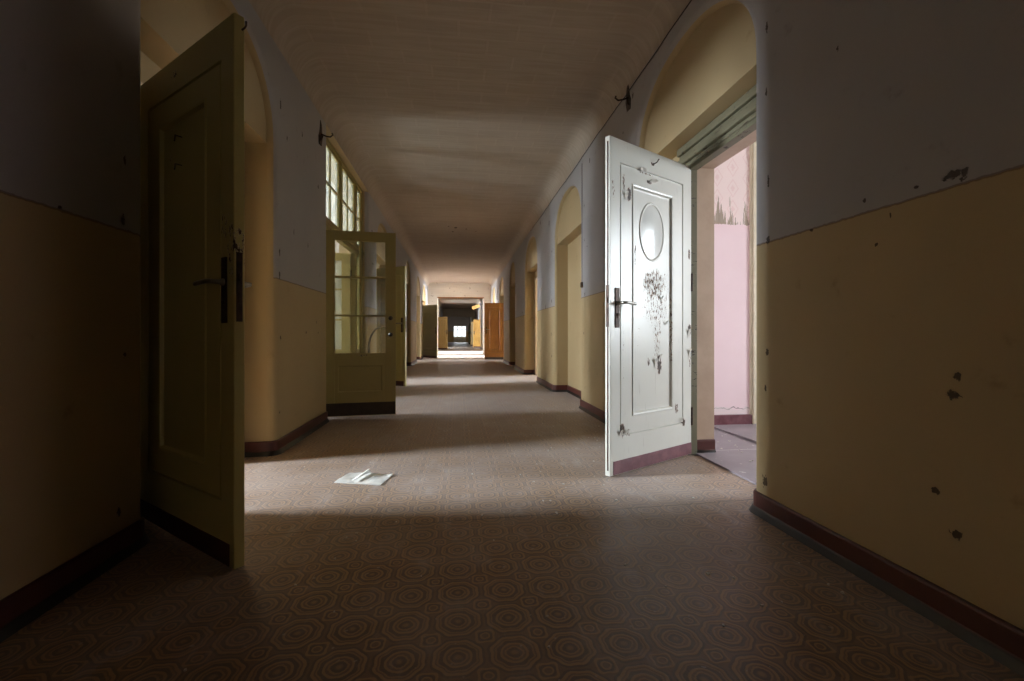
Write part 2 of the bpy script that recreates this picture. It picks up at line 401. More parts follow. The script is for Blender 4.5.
def superarch(y0, y1, n=28):
    c, h = (y0+y1)/2, (y1-y0)/2; e = 2.25; pts = []
    for i in range(n+1):
        t = PI*(1-i/n); q = math.cos(t); w = math.sin(t)
        pts.append((c+h*math.copysign(abs(q)**(2/e), q), ZS+RISE*abs(w)**(2/e)))
    return pts
def wall_mesh(side, bays, screens):
    mb = MB(); x0 = W(side)
    P = lambda d, y, z: (side*(x0+d), y, z)
    if True:
        cuts = sorted([(b['y0']-RB, b['y1']+RB) for b in bays] + [(q['y0']-RB, q['y1']+RB) for q in screens])
        y = Y0
        for a, b in cuts + [(Y1, None)]:
            if a > y:
                mb.face([P(0, y, 0), P(0, a, 0), P(0, a, ZW), P(0, y, ZW)], 0)
            y = b
    NB = 6
    for b in bays:
        y0, y1 = b['y0'], b['y1']
        arch = superarch(y0, y1)
        out = [(y0, 0.)] + arch + [(y1, 0.)]
        nrm = []
        for i in range(len(out)):
            p = out[max(i-1, 0)]; q = out[min(i+1, len(out)-1)]
            if i in (0, 1): nx = (1, 0)
            elif i >= len(out)-2: nx = (-1, 0)
            else:
                t = (q[0]-p[0], q[1]-p[1]); l = math.hypot(*t); nx = (t[1]/l, -t[0]/l)
            nrm.append(nx)
        ext = [(p[0]-RB*q[0], p[1]-RB*q[1]) for p, q in zip(out, nrm)]
        for i in range(1, len(ext)-2):
            mb.face([P(0, *ext[i]), P(0, *ext[i+1]), P(0, ext[i+1][0], ZW), P(0, ext[i][0], ZW)], 0)
        for k0, k1, mi in ((0, NB//2, 0), (NB//2, NB, 1)):
            rows = []
            for k in range(k0, k1+1):
                a = PI/2*k/NB
                rows.append([P(RB*(1-math.cos(a)), p[0]-RB*q[0]*(1-math.sin(a)), p[1]-RB*q[1]*(1-math.sin(a))) for p, q in zip(out, nrm)])
            mb.grid(rows, mi, True)
        for i in range(len(arch)-1):
            mb.face([P(RB, *arch[i]), P(RB, *arch[i+1]), P(RB, arch[i+1][0], ZS), P(RB, arch[i][0], ZS)], 1)
        mb.face([P(RB, y0, ZS), P(RB, y1, ZS), P(DEP, y1, ZS), P(DEP, y0, ZS)], 1)
        for yy in (y0, y1):
            mb.face([P(RB, yy, 0), P(DEP, yy, 0), P(DEP, yy, ZS), P(RB, yy, ZS)], 1)
        if b['o']:
            a, c, h = b['o']
            mb.face([P(DEP, y0, 0), P(DEP, a, 0), P(DEP, a, ZS), P(DEP, y0, ZS)], 1)
            mb.face([P(DEP, c, 0), P(DEP, y1, 0), P(DEP, y1, ZS), P(DEP, c, ZS)], 1)
            mb.face([P(DEP, a, h), P(DEP, c, h), P(DEP, c, ZS), P(DEP, a, ZS)], 1)
            for yy in (a, c):
                mb.face([P(DEP, yy, 0), P(DEP+TUN, yy, 0), P(DEP+TUN, yy, h), P(DEP, yy, h)], 2)
            mb.face([P(DEP, a, h), P(DEP, c, h), P(DEP+TUN, c, h), P(DEP+TUN, a, h)], 2)
        else:
            mb.face([P(DEP, y0, 0), P(DEP, y1, 0), P(DEP, y1, ZS), P(DEP, y0, ZS)], 1)
    for screen in screens:
        y0, y1 = screen['y0'], screen['y1']; d = DEP+TUN
        for yy, s in ((y0, 1), (y1, -1)):
            rows = []
            for k in range(NB+1):
                a = PI/2*k/NB; q = yy-s*RB*(1-math.sin(a)); dd = RB*(1-math.cos(a))
                rows.append([P(dd, q, 0), P(dd, q, ZW)])
            mb.grid(rows, 0, True)
            mb.face([P(RB, yy, 0), P(d, yy, 0), P(d, yy, ZW), P(RB, yy, ZW)], 1)
        mb.face([P(0, y0-RB, ZW), P(0, y1+RB, ZW), P(d, y1+RB, ZW), P(d, y0-RB, ZW)], 1)
    return mb
wl = struct(wall_mesh(-1, LEFT, [SCREEN, FILL_BAY, FILL_BAY2]).build('wall_left', [M['wall_l'], M['yellow'], M['jamb']]))
wr = struct(wall_mesh(1, RIGHT, [FILL_BAY]).build('wall_right', [M['wall_r'], M['yellow'], M['jamb']]))

def skirting(side, bays, screens, name):
    """painted skirting that follows the plaster round every corner"""
    mb = MB(); x0 = W(side); paths = []; cur = [(0, Y0)]
    items = sorted([(b['y0'], b) for b in bays] + [(q['y0'], dict(q, o='screen')) for q in screens], key=lambda t: t[0])
    arcs = lambda y, s: [(RB*(1-math.cos(a)), y-s*RB*(1-math.sin(a))) for a in [PI/2*k/6 for k in range(7)]]
    for _, b in items:
        o = b['o']; y0, y1 = b['y0'], b['y1']
        cur += arcs(y0, 1)
        if o is None:
            cur += [(DEP, y0), (DEP, y1)]
        elif o == 'screen':
            dq = .075 if b['y0'] < 10 else DEP+TUN; cur += [(dq, y0)]; paths.append(cur); cur = [(dq, y1)]
        else:
            cur += [(DEP, y0), (DEP, o[0]), (DEP+TUN, o[0])]; paths.append(cur)
            cur = [(DEP+TUN, o[1]), (DEP, o[1]), (DEP, y1)]
        cur += arcs(y1, -1)[::-1]
    cur.append((0, Y1)); paths.append(cur)
    T = .014
    for path in paths:
        pp = []
        for p in path:
            if not pp or math.hypot(p[0]-pp[-1][0], p[1]-pp[-1][1]) > 1e-4: pp.append(p)
        def offs(dist):
            res = []
            for i, p in enumerate(pp):
                ns = []
                for a, b in ((i-1, i), (i, i+1)):
                    if a < 0 or b >= len(pp): continue
                    t = (pp[b][0]-pp[a][0], pp[b][1]-pp[a][1]); l = math.hypot(*t)
                    ns.append((-t[1]/l, t[0]/l))
                n = (sum(q[0] for q in ns), sum(q[1] for q in ns)); l2 = n[0]**2+n[1]**2
                k = 2*dist/l2 if len(ns) == 2 else dist/math.sqrt(l2)
                res.append((p[0]+n[0]*k, p[1]+n[1]*k))
            return res
        prof = [(-.002, .104), (.008, .104), (.012, .1), (T, .094), (T, .034), (T+.006, .026), (T+.016, .004), (T+.018, 0)]
        rows = []
        for dd, z in prof:
            rows.append([(side*(x0+q[0]), q[1], z) for q in offs(dd)])
        for i in range(len(rows)-1):
            mb.grid(rows[i:i+2], 0, i in (4, 5))
    return struct(mb.build(name, M['base']))
skirting(-1, LEFT, [SCREEN, FILL_BAY, FILL_BAY2], 'baseboard_left'); skirting(1, RIGHT, [FILL_BAY], 'baseboard_right')

mb = MB()
mb.face([(-XL-DEP-.05, Y0, 0), (XR+DEP+.05, Y0, 0), (XR+DEP+.05, Y1, 0), (-XL-DEP-.05, Y1, 0)])
mb.face([(-XL-DEP-.05, Y0, -.1), (XR+DEP+.05, Y0, -.1), (XR+DEP+.05, Y1, -.1), (-XL-DEP-.05, Y1, -.1)])
struct(mb.build('floor', M['floor']))
mb = MB(); prof = [(-XL, ZW)]
prof += [(-XL+CR*(1-math.cos(PI/2*k/8)), ZW+CR*math.sin(PI/2*k/8)) for k in range(1, 9)]
prof += [(XR-CR*(1-math.cos(PI/2*k/8)), ZW+CR*math.sin(PI/2*k/8)) for k in range(8, -1, -1)]
mb.grid([[(x, y, z) for x, z in prof] for y in (Y0, Y1)], 0, True)
mb.face([(-XL, Y0, ZC+.12), (XR, Y0, ZC+.12), (XR, Y1, ZC+.12), (-XL, Y1, ZC+.12)])
struct(mb.build('ceiling', M['ceil']))

def holed(f, a0, a1, b0, b1, holes, mb, m=0):
    A = sorted({a0, a1, *[h[0] for h in holes], *[h[1] for h in holes]}); B = sorted({b0, b1, *[h[2] for h in holes], *[h[3] for h in holes]})
    for i in range(len(A)-1):
        for j in range(len(B)-1):
            ca, cb = (A[i]+A[i+1])/2, (B[j]+B[j+1])/2
            if any(h[0] < ca < h[1] and h[2] < cb < h[3] for h in holes): continue
            mb.face([f(A[i], B[j]), f(A[i+1], B[j]), f(A[i+1], B[j+1]), f(A[i], B[j+1])], m)
# end walls
mb = MB(); mb.face([(-XL, Y0, 0), (XR, Y0, 0), (XR, Y0, ZC), (-XL, Y0, ZC)]); struct(mb.build('wall_back', M['wall_r']))
EW = (-.56, 1.02, .62, 2.02)
mb = MB(); holed(lambda a, b: (a, Y1, b), -XL, XR, 0, ZC, [EW], mb)
holed(lambda a, b: (a, Y1+.25, b), -XL, XR, 0, ZC, [EW], mb)
for x in EW[:2]: mb.face([(x, Y1, EW[2]), (x, Y1+.25, EW[2]), (x, Y1+.25, EW[3]), (x, Y1, EW[3])])
for z in EW[2:]: mb.face([(EW[0], Y1, z), (EW[1], Y1, z), (EW[1], Y1+.25, z), (EW[0], Y1+.25, z)])
struct(mb.build('wall_far', M['wall_r']))
# cross wall with passage opening
def passage(name, y, x0, x1, h, th=.3, mats=None):
    mb = MB()
    for yy in (y, y+th): holed(lambda a, b: (a, yy, b), -XL, XR, 0, ZC, [(x0, x1, 0, h)], mb)
    for x in (x0, x1): mb.face([(x, y, 0), (x, y+th, 0), (x, y+th, h), (x, y, h)])
    mb.face([(x0, y, h), (x1, y, h), (x1, y+th, h), (x0, y+th, h)])
    return struct(mb.build(name, mats))
def bulk_mat():
    n = NT('cream_plaster_over_passage'); w = n.noise(n.stretch(.6, 1, 6), scale=3, detail=4); f = n.noise(scale=9, detail=4)
    c = n.mix(w, lin(212, 202, 188), lin(230, 222, 210)); c = n.mix(n.ss(f, .66, .7)*.5, c, lin(120, 96, 76))
    return n.out(c, .7)
M['bulk'] = bulk_mat()
passage('wall_cross', YB, -.90, 1.135, 2.56, mats=M['bulk'])
passage('wall_cross_far', 41.0, -1.05, 1.2, 2.5, mats=M['bulk'])
# brown timber edge along the head of the passage opening
mb = MB(); mb.box(-.93, 1.165, YB-.02, YB+.02, 2.535, 2.58, 0, .006); struct(mb.build('trim_1', M['orange']))

# ------------------------------------------------------------------ side rooms: shell, outer window, daylight
WIN = [0]
def window(side, x, y0, y1, z0, z1):
    WIN[0] += 1; mb = MB()
    a, b = sorted((side*(x+.02), side*(x+.08)))
    t = .06
    for yy in (y0, y1-t): mb.box(a, b, yy, yy+t, z0, z1, 0, .006)
    for zz in (z0, z1-t): mb.box(a, b, y0+t, y1-t, zz, zz+t, 0, .006)
    mb.box(a, b, (y0+y1)/2-.035, (y0+y1)/2+.035, z0+t, z1-t, 0, .006)
    zz = z0+(z1-z0)*.62; mb.box(a, b, y0+t, y1-t, zz, zz+.06, 0, .006)
    o = struct(mb.build('window_%d' % WIN[0], M['cream']))
    g = MB(); c = side*(x+.05); g.face([(c, y0+t, z0+t), (c, y1-t, z0+t), (c, y1-t, z1-t), (c, y0+t, z1-t)])
    g.build('pane', M['glass'], o)
def daylight(name, loc, sx, sy, rot, power, color):
    l = bpy.data.lights.new(name, 'AREA'); l.shape = 'RECTANGLE'; l.size = sx; l.size_y = sy; l.energy = power; l.color = color
    o = bpy.data.objects.new(name, l); COL.objects.link(o); o.location = loc; o.rotation_euler = rot
    return o
SKY = (.86, .92, 1.0)
RN = [0]
def room(side, ya, yb, depth, hole, wins, mats=None, power=100, color=SKY, tilt=.5, zc=3.2):
    """hole = (y0, y1, z1) of the doorway; wins = list of (y0, y1, z0, z1) in the outer wall"""
    RN[0] += 1; mats = mats or [M['room'], M['floor']]
    xa = W(side)+DEP+TUN; xb = xa+depth; mb = MB()
    P = lambda x, y, z: (side*x, y, z)
    holed(lambda a, b: P(xa, a, b), ya, yb, 0, zc, [(hole[0], hole[1], 0, hole[2])], mb)
    holed(lambda a, b: P(xb, a, b), ya, yb, 0, zc, wins, mb)
    holed(lambda a, b: P(xb+.22, a, b), ya, yb, 0, zc, wins, mb)
    for y0, y1, z0, z1 in wins:
        for y in (y0, y1): mb.face([P(xb, y, z0), P(xb+.22, y, z0), P(xb+.22, y, z1), P(xb, y, z1)])
        for z in (z0, z1): mb.face([P(xb, y0, z), P(xb, y1, z), P(xb+.22, y1, z), P(xb+.22, y0, z)])
    for y in (ya, yb):
        mb.face([P(xa, y, 0), P(xb, y, 0), P(xb, y, zc), P(xa, y, zc)], 2 if (y == yb and len(mats) > 2) else 0)
    mb.face([P(xa, ya, zc), P(xb, ya, zc), P(xb, yb, zc), P(xa, yb, zc)])
    x_f = W(side)+DEP+.04
    zt = .012
    mb.face([P(xa, ya, zt), P(xb, ya, zt), P(xb, yb, zt), P(xa, yb, zt)], 1)
    mb.face([P(x_f, hole[0], zt), P(xa, hole[0], zt), P(xa, hole[1], zt), P(x_f, hole[1], zt)], 1)
    mb.face([P(x_f, hole[0], zt), P(x_f, hole[1], zt), P(x_f, hole[1], 0), P(x_f, hole[0], 0)], 1)
    struct(mb.build('wall_room_%d' % RN[0], mats))
    for i, (y0, y1, z0, z1) in enumerate(wins):
        window(side, xb+.06, y0, y1, z0, z1)
        p = power[i] if isinstance(power, (list, tuple)) else power
        daylight('daylight', (side*(xb+.8), (y0+y1)/2, (z0+z1)/2+.2), (z1-z0)*1.25, (y1-y0)*1.15, (0, side*(PI/2-(tilt[i] if isinstance(tilt, list) else tilt)), 0), p, color)
H = lambda b: b['o']
# right side rooms
room(1, .5, 4.12, 3.6, H(RIGHT[1]), [(1.35, 2.55, .85, 2.6)], [M['room'], M['room_floor'], M['pink']], 330)
room(1, 7.6, 11.2, 4.0, H(RIGHT[3]), [(9.3, 10.8, .85, 2.6)], [M['room_yellow'], M['floor']], 900)
room(1, 13.6, 17.2, 4.0, H(RIGHT[5]), [(13.9, 15.1, .85, 2.5)], [M['room_yellow'], M['floor']], 700, tilt=.25)
room(1, 17.4, 20.5, 3.0, H(RIGHT[6]), [(17.7, 19.6, .6, 2.8)], [M['room'], M['room_floor']], 3200, tilt=.0)
room(1, 28.6, 33.0, 4.0, H(RIGHT[7]), [(29.8, 31.2, .85, 2.5)], [M['room_yellow'], M['floor']], 260, tilt=.2)
room(1, 34.4, 39.0, 4.0, H(RIGHT[8]), [(36.3, 37.7, .85, 2.5)], [M['room_yellow'], M['floor']], 260, tilt=.2)
room(1, 20.95, 26.6, 3.4, (FILL_BAY['y0'], FILL_BAY['y1'], ZW), [(21.6, 24.6, .3, 2.5)], [M['room'], M['room_floor']], 1800, tilt=-.2)  # added side room, opened full height to light floor and ceiling past the passage
room(1, -8.9, -5.6, 3.0, H(RIGHT[0]), [(-8.0, -6.2, .6, 2.8)], None, 1500, tilt=.2)  # added room behind the camera, its window gives fill light on the near door
# left side rooms
room(-1, 1.2, 4.2, 4.0, H(LEFT[0]), [(2.2, 3.1, .9, 2.7)], [M['yellow'], M['floor']], 1500)
room(-1, 4.3, 7.6, 3.6, (SCREEN['y0'], SCREEN['y1'], ZW), [(4.75, 5.75, .5, 2.4), (6.3, 6.55, .4, 1.7)], None, [560, 300], tilt=[.1, -.35])  # second, narrow window added to throw light streaks on the ceiling
room(-1, 7.7, 11.0, 4.0, H(LEFT[1]), [(7.9, 9.0, .85, 2.6)], None, 900)
room(-1, 14.2, 16.9, 4.0, H(LEFT[3]), [(14.4, 15.5, .85, 2.5)], None, 500, tilt=.25)
room(-1, 17.2, 20.5, 3.0, H(LEFT[4]), [(17.7, 19.4, .6, 2.8)], [M['room'], M['room_floor']], 3200, tilt=.0)
room(-1, 26.4, 30.2, 4.0, H(LEFT[5]), [(27.6, 29.0, .85, 2.5)], None, 60)
room(-1, 33.4, 38.0, 4.0, H(LEFT[6]), [(35.0, 36.4, .85, 2.5)], None, 60)
room(-1, 20.95, 25.6, 3.4, (FILL_BAY['y0'], FILL_BAY['y1'], ZW), [(21.6, 24.6, .3, 2.5)], [M['room'], M['room_floor']], 1800, tilt=-.35)  # added like its counterpart on the right, window light aimed upwards
room(-1, 30.3, 33.3, 3.4, (FILL_BAY2['y0'], FILL_BAY2['y1'], ZW), [(30.8, 32.8, .3, 2.5)], None, 950, tilt=-.4)  # added room, its upward window light brightens the far ceiling
# end window with its bars, lit from outside
mb = MB(); t = .07
for x in (EW[0], EW[1]-t): mb.box(x, x+t, Y1+.08, Y1+.14, EW[2], EW[3], 0, .008)
for z in (EW[2], EW[3]-t): mb.box(EW[0]+t, EW[1]-t, Y1+.08, Y1+.14, z, z+t, 0, .008)
for x in (-.06, .48): mb.box(x-.025, x+.025, Y1+.09, Y1+.13, EW[2]+t, EW[3]-t, 0, .006)
mb.box(EW[0]+t, EW[1]-t, Y1+.09, Y1+.13, 1.5, 1.55, 0, .006)
we = struct(mb.build('window_end', M['cream']))
g = MB(); g.face([(EW[0]+t, Y1+.11, EW[2]+t), (EW[1]-t, Y1+.11, EW[2]+t), (EW[1]-t, Y1+.11, EW[3]-t), (EW[0]+t, Y1+.11, EW[3]-t)]); g.build('pane', M['glass'], we)
daylight('daylight', ((EW[0]+EW[1])/2, Y1+.6, .1+(EW[2]+EW[3])/2), EW[1]-EW[0]+.3, EW[3]-EW[2]+.3, (-PI/2+.35, 0, 0), 60, (.95, .98, 1))

# ------------------------------------------------------------------ pink room details
xa = XR+DEP+TUN
mb = MB(); mb.box(xa, 2.83, 4.10, 4.12, .012, .112, 0, .004); struct(mb.build('baseboard_room', M['base_purple']))
mb = MB(); mb.box(2.83, 2.95, 4.085, 4.12, .012, 3.2, 0, .008); mb.box(2.81, 2.83, 4.10, 4.12, .1, 3.2, 0, .004); struct(mb.build('trim_2', M['cream']))
# loose lino sheet lying over the room floor
bm = bmesh.new(); sh = MB()
rows = []
for i in range(15):
    y = 1.2+i*(4.08-1.2)/14
    rows.append([(2.375+.006*math.sin(i*2.1), y, .014), (2.375+.006*math.sin(i*2.1), y, .026+.006*math.sin(i*1.3)), (3.1, y, .024), (4.4, y, .022), (4.4, y, .013)])
sh.grid(rows, 0, False)
for r in (rows[0], rows[-1]): sh.face(r, 0)
tag(sh.build('linoleum_sheet', M['room_floor']), 'grey lilac linoleum sheet lying loose on the floor of the pink room', 'linoleum sheet')

# ------------------------------------------------------------------ door frames
def door_frame(num, side, o, mat, fancy=False):
    a, b, h = o; x0 = W(side)+DEP; mb = MB()
    def bx(d0, d1, y0, y1, z0, z1, bev=.004):
        p, q = sorted((side*(x0+d0), side*(x0+d1))); mb.box(p, q, y0, y1, z0, z1, 0, bev)
    bx(-.012, .05, a, a+.03, 0, h); bx(-.012, .05, b-.03, b, 0, h); bx(-.012, .05, a+.03, b-.03, h-.03, h)
    if fancy:
        for z0, z1, d in ((h, h+.03, .02), (h+.03, h+.075, .045), (h+.075, h+.105, .03), (h+.105, h+.158, .05)):
            bx(-d, .0, a-.09, b+.09, z0, z1, .008)
        bx(-.02, .0, a-.06, a, 0, h); bx(-.02, .0, b, b+.06, 0, h)
    return struct(mb.build('door_%d' % num, mat))
door_frame(1, 1, RIGHT[1]['o'], M['frame'], True)
door_frame(2, -1, LEFT[0]['o'], M['cream'])
k = 3
for s, bs in ((1, RIGHT[:1]+RIGHT[3:]), (-1, LEFT[1:])):
    for b in bs:
        if b['o']: door_frame(k, s, b['o'], M['cream']); k += 1

# ------------------------------------------------------------------ doors
def leaf_mesh(Wd, Hd, T, groove, panel, z0=.008):
    """solid leaf, local x from hinge to free edge, y thickness 0..T, profiled on both faces"""
    mb = MB()
    gx0, gx1, gz0, gz1 = groove; px0, px1, pz0, pz1 = panel
    def ins(r, d): return (r[0]+d, r[1]-d, r[2]+d, r[3]-d)
    outer = (0, Wd, z0, Hd); G = groove; Pn = panel
    loops = [(ins(outer, .003), 0), (G, 0), (ins(G, .002), .012), (ins(G, .009), .013), (ins(G, .012), .001),
             (ins(Pn, -.022), .001), (ins(Pn, -.016), -.004), (ins(Pn, -.006), -.002), (ins(Pn, .002), .012), (ins(Pn, .012), .013)]
    for y, s in ((0, 1), (T, -1)):
        L = [[(r[0], y+s*d, r[2]), (r[1], y+s*d, r[2]), (r[1], y+s*d, r[3]), (r[0], y+s*d, r[3])] for r, d in loops]
        for i in range(len(L)-1):
            for j in range(4):
                mb.face([L[i][j], L[i][(j+1) % 4], L[i+1][(j+1) % 4], L[i+1][j]])
        mb.face(L[-1])
    e = .003
    ring = lambda r, y: [(r[0], y, r[2]), (r[1], y, r[2]), (r[1], y, r[3]), (r[0], y, r[3])]
    R = [ring(ins(outer, e), 0), ring(outer, e), ring(outer, T-e), ring(ins(outer, e), T)]
    for i in range(3):
        for j in range(4): mb.face([R[i][j], R[i][(j+1) % 4], R[i+1][(j+1) % 4], R[i+1][j]])
    return mb
def lever(root, x, z, y, sy, toward=-1, length=.115, plate=True, mat_p='rust', mat_h='steel', plate_h=.25):
    """lever handle on the face at y, pointing outward along sy; toward = direction of the grip along x"""
    if plate:
        p = MB(); a, b = sorted((y, y+sy*.006)); p.box(x-.02, x+.02, a, b, z-plate_h*.62, z+plate_h*.38, 0, .003)
        p.lathe([(0, .012), (.004, .011), (.005, 0)], (x, y+sy*.006, z-.075), (0, sy, 0), 12)
        p.box(x-.004, x+.004, *sorted((y, y+sy*.0105)), z-.095, z-.07, 0, .001)
        p.build('handle_plate', M[mat_p], root)
    h = MB(); h.lathe([(0, .014), (.012, .013), (.014, .009), (.05, .0085)], (x, y+sy*.005, z), (0, sy, 0), 14)
    pts = [(x, y+sy*.045, z), (x+toward*.012, y+sy*.055, z), (x+toward*.03, y+sy*.058, z), (x+toward*length*.7, y+sy*.056, z-.002), (x+toward*length, y+sy*.054, z-.004)]
    h.tube(pts, [.009, .0095, .009, .0095, .0095], 10)
    h.build('lever_handle', M[mat_h], root)
def lock_edge(root, Wd, T, z, mat='rust'):
    p = MB(); p.box(Wd-.001, Wd+.002, T*.25, T*.75, z-.17, z+.09, 0, .001)
    p.box(Wd, Wd+.009, T*.38, T*.62, z-.015, z+.012, 0, .002)
    p.box(Wd, Wd+.006, T*.4, T*.6, z-.095, z-.06, 0, .001)
    p.build('lock_plate', M[mat], root)
def hinge(root, z, T, y):
    p = MB(); p.tube([(-.004, y, z-.06), (-.004, y, z+.06)], .009, 10)
    p.lathe([(0, .009), (.006, .0105), (.014, .004), (.016, 0)], (-.004, y, z+.06), (0, 0, 1), 10)
    p.build('hinge', M['rust'], root)
def panelled_door(hinge_xy, free_xy, Hd, mat, kick, label, group=None, T=.04, vis=1, kick_h=.095, handle=True, detail=True, mat_p='rust', name='panelled_door'):
    d = Vector((free_xy[0]-hinge_xy[0], free_xy[1]-hinge_xy[1])); Wd = d.length
    root = empty(name, (hinge_xy[0], hinge_xy[1], 0), math.atan2(d.y, d.x))
    tag(root, label, 'door', group)
    sx = Wd/.893
    off = 0 if vis < 0 else -T          # the face given by hinge and free points is the one turned to the viewer
    mb = leaf_mesh(Wd, Hd, T, (.105*sx, .80*sx, .245, Hd-.145), (.25*sx, .66*sx, .38, Hd-.275))
    mb.v = [(x, y+off, z) for x, y, z in mb.v]
    mb.build('leaf', mat, root)
    for nm, y, s in (('kick_plate', off, -1), ('kick_plate', off+T, 1)):
        q = MB(); a, b = sorted((y, y+s*.004)); q.box(.004, Wd-(.03 if detail else .004), a, b, .012, kick_h, 0, .0015); q.build(nm, kick, root)
    if handle:
        for y, s in ((off, -1), (off+T, 1)):
            lever(root, Wd-.065, 1.08, y, s, mat_p=mat_p)
        lk = MB(); lock_edge_off(root, Wd, T, 1.1, off)
    for z in (.28, Hd-.85): hinge(root, z, T, off+(T if vis > 0 else 0))
    return root, Wd, off
def lock_edge_off(root, Wd, T, z, off):
    p = MB(); p.box(Wd-.001, Wd+.002, off+T*.22, off+T*.78, z-.17, z+.09, 0, .001)
    p.box(Wd, Wd+.009, off+T*.38, off+T*.62, z-.02, z+.012, 0, .002)
    p.box(Wd, Wd+.006, off+T*.4, off+T*.6, z-.1, z-.06, 0, .001)
    p.build('lock_plate', M['rust'], root)

# near left door, dark olive
dl, wd, off = panelled_door((-1.53, 2.395), (-.827, 1.80), 2.08, M['door_olive'], M['kick_dark'],
    'tall olive cream panelled door standing open at the left, lever handle towards the camera', vis=-1)
def edge_slot_shade(root, Wd, T, Hd, off):
    e = MB(); e.box(Wd-.001, Wd+.0015, off+T*.42, off+T*.7, .04, Hd-.03, 0, .0005); e.build('rebate_shade', M['rust'], root)  # raised dark strip, its colour stands in for the shade inside a slot
h = MB(); h.tube([(wd-.004, .03, 2.03), (wd+.02, .03, 2.03), (wd+.03, .03, 2.035), (wd+.03, .03, 2.05)], .0035, 8); h.build('hook', M['rust'], dl)
for x, z, s in ((.48, 1.72, 1), (.48, 1.60, 1)):
    h = MB(); h.tube([(x, 0, z), (x, -.02, z), (x+.012, -.03, z-.004), (x+.016, -.032, z-.02), (x+.006, -.03, z-.028)], .0028, 6); h.build('coat_hook', M['rust'], dl)
# right door, bright peeling white
dr, wd, off = panelled_door((1.70, 3.16), (.929, 2.71), 2.11, M['door_white'], M['base_purple'],
    'peeling white panelled door with oval pane, standing open in front of the pink room', vis=1)
edge_slot_shade(dr, wd, .04, 2.11, off)
ov = MB(); rows = []
for rr, yy in ((1.06, .0135), (1.05, .02), (1.0, .021), (.96, .016), (.955, .012)):
    rows.append([(.455+.128*rr*math.cos(2*PI*k/48), -.013-.004+yy-.012, 1.575+.188*rr*math.sin(2*PI*k/48)) for k in range(48)])
ov.grid(rows, 0, True, True)
ovo = ov.build('oval_rim', M['door_white'], dr)
ov = MB(); rows = []
for i in range(9):
    q = i/8; rows.append([(.455+.1235*(1-q)*math.cos(2*PI*k/48), -.0135+.009*math.sin(q*PI/2), 1.575+.182*(1-q)*math.sin(2*PI*k/48)) for k in range(48)])
ov.grid(rows, 0, True, True)
M['oval'] = simple('satin_white_painted_oval', lin(206, 208, 204), lin(218, 220, 216), .22, 3, .15)
o = ov.build('oval_pane', M['oval'], dr); o['label'] = 'shallow domed oval pane painted over'
h = MB(); h.tube([(.46, 0, 2.03), (.46, .016, 2.03), (.452, .024, 2.035), (.43, .026, 2.062)], .004, 8); h.build('hook', M['rust'], dr)
def curl(root, x, z, w, h_, y, lean):
    c_ = MB(); rows = []
    for i in range(7):
        q = i/6; jag = .7+.5*random.random()
        rows.append([(x+w*(k/4-.5)*jag+lean*q*w, y+.001+.020*q*q*(1 if k % 2 else .8), z+h_*q-.004*math.sin(k*2.)) for k in range(5)])
    c_.grid(rows, 0, True); c_.build('paint_curl', M['flake'], root)
for a in ((.41,.655,.035,.07,-.012,.3),(.375,.70,.02,.05,-.012,-.2),(.79,.235,.03,.05,0,.2),(.745,.25,.025,.035,0,-.3),(.125,.255,.03,.04,0,.3),(.035,.865,.03,.06,0,.2),
          (.03,.70,.02,.08,0,.1),(.55,1.955,.07,.02,0,.4),(.47,1.905,.06,.018,-.001,-.4),(.74,1.74,.025,.05,0,.2),(.35,1.12,.02,.03,-.012,.2),(.30,.95,.02,.03,-.012,.1)):
    curl(dr, *a)
# left door further on, seen nearly edge on
panelled_door((-1.53, 8.28), (-.89, 7.875), 2.05, M['door_olive'], M['kick_dark'],
    'olive panelled door seen almost edge on, just behind the half glazed door', vis=-1)
# far doors in the corridor
panelled_door((-1.50, 18.08), (-.79, 17.2), 2.02, M['door_green'], M['kick_dark'], 'dull olive green door open on the left before the passage opening', vis=-1)
panelled_door((1.66, 16.12), (.94, 16.2), 2.02, M['orange'], M['kick_black'], 'orange brown stained wooden door open at right before the passage opening', vis=1, mat_p='brass')
panelled_door((-1.52, 28.3), (-.64, 27.75), 1.98, M['door_tan'], M['kick_dark'], 'tan cream door open at left beyond the passage opening', vis=-1)
panelled_door((-1.52, 35.3), (-.80, 34.7), 1.98, M['door_grey'], M['kick_dark'], 'pale grey door at left, second one beyond the passage opening', vis=-1)
panelled_door((-1.52, 43.3), (-.95, 42.6), 1.98, M['door_grey'], M['kick_dark'], 'small grey door at left, nearest to the far bright window', vis=-1)
panelled_door((1.66, 37.85), (1.02, 36.9), 1.95, M['door_tan'], M['kick_dark'], 'narrow cream door edge at right, beside the golden yellow door', vis=1)
panelled_door((1.65, 31.3), (1.06, 31.7), 1.95, M['gold'], M['kick_dark'], 'golden yellow door open at right beyond the passage opening', vis=1)
panelled_door((1.66, 45.1), (1.03, 44.6), 1.95, M['door_grey'], M['kick_dark'], 'dim grey door at right, the one nearest the far bright window', vis=1)

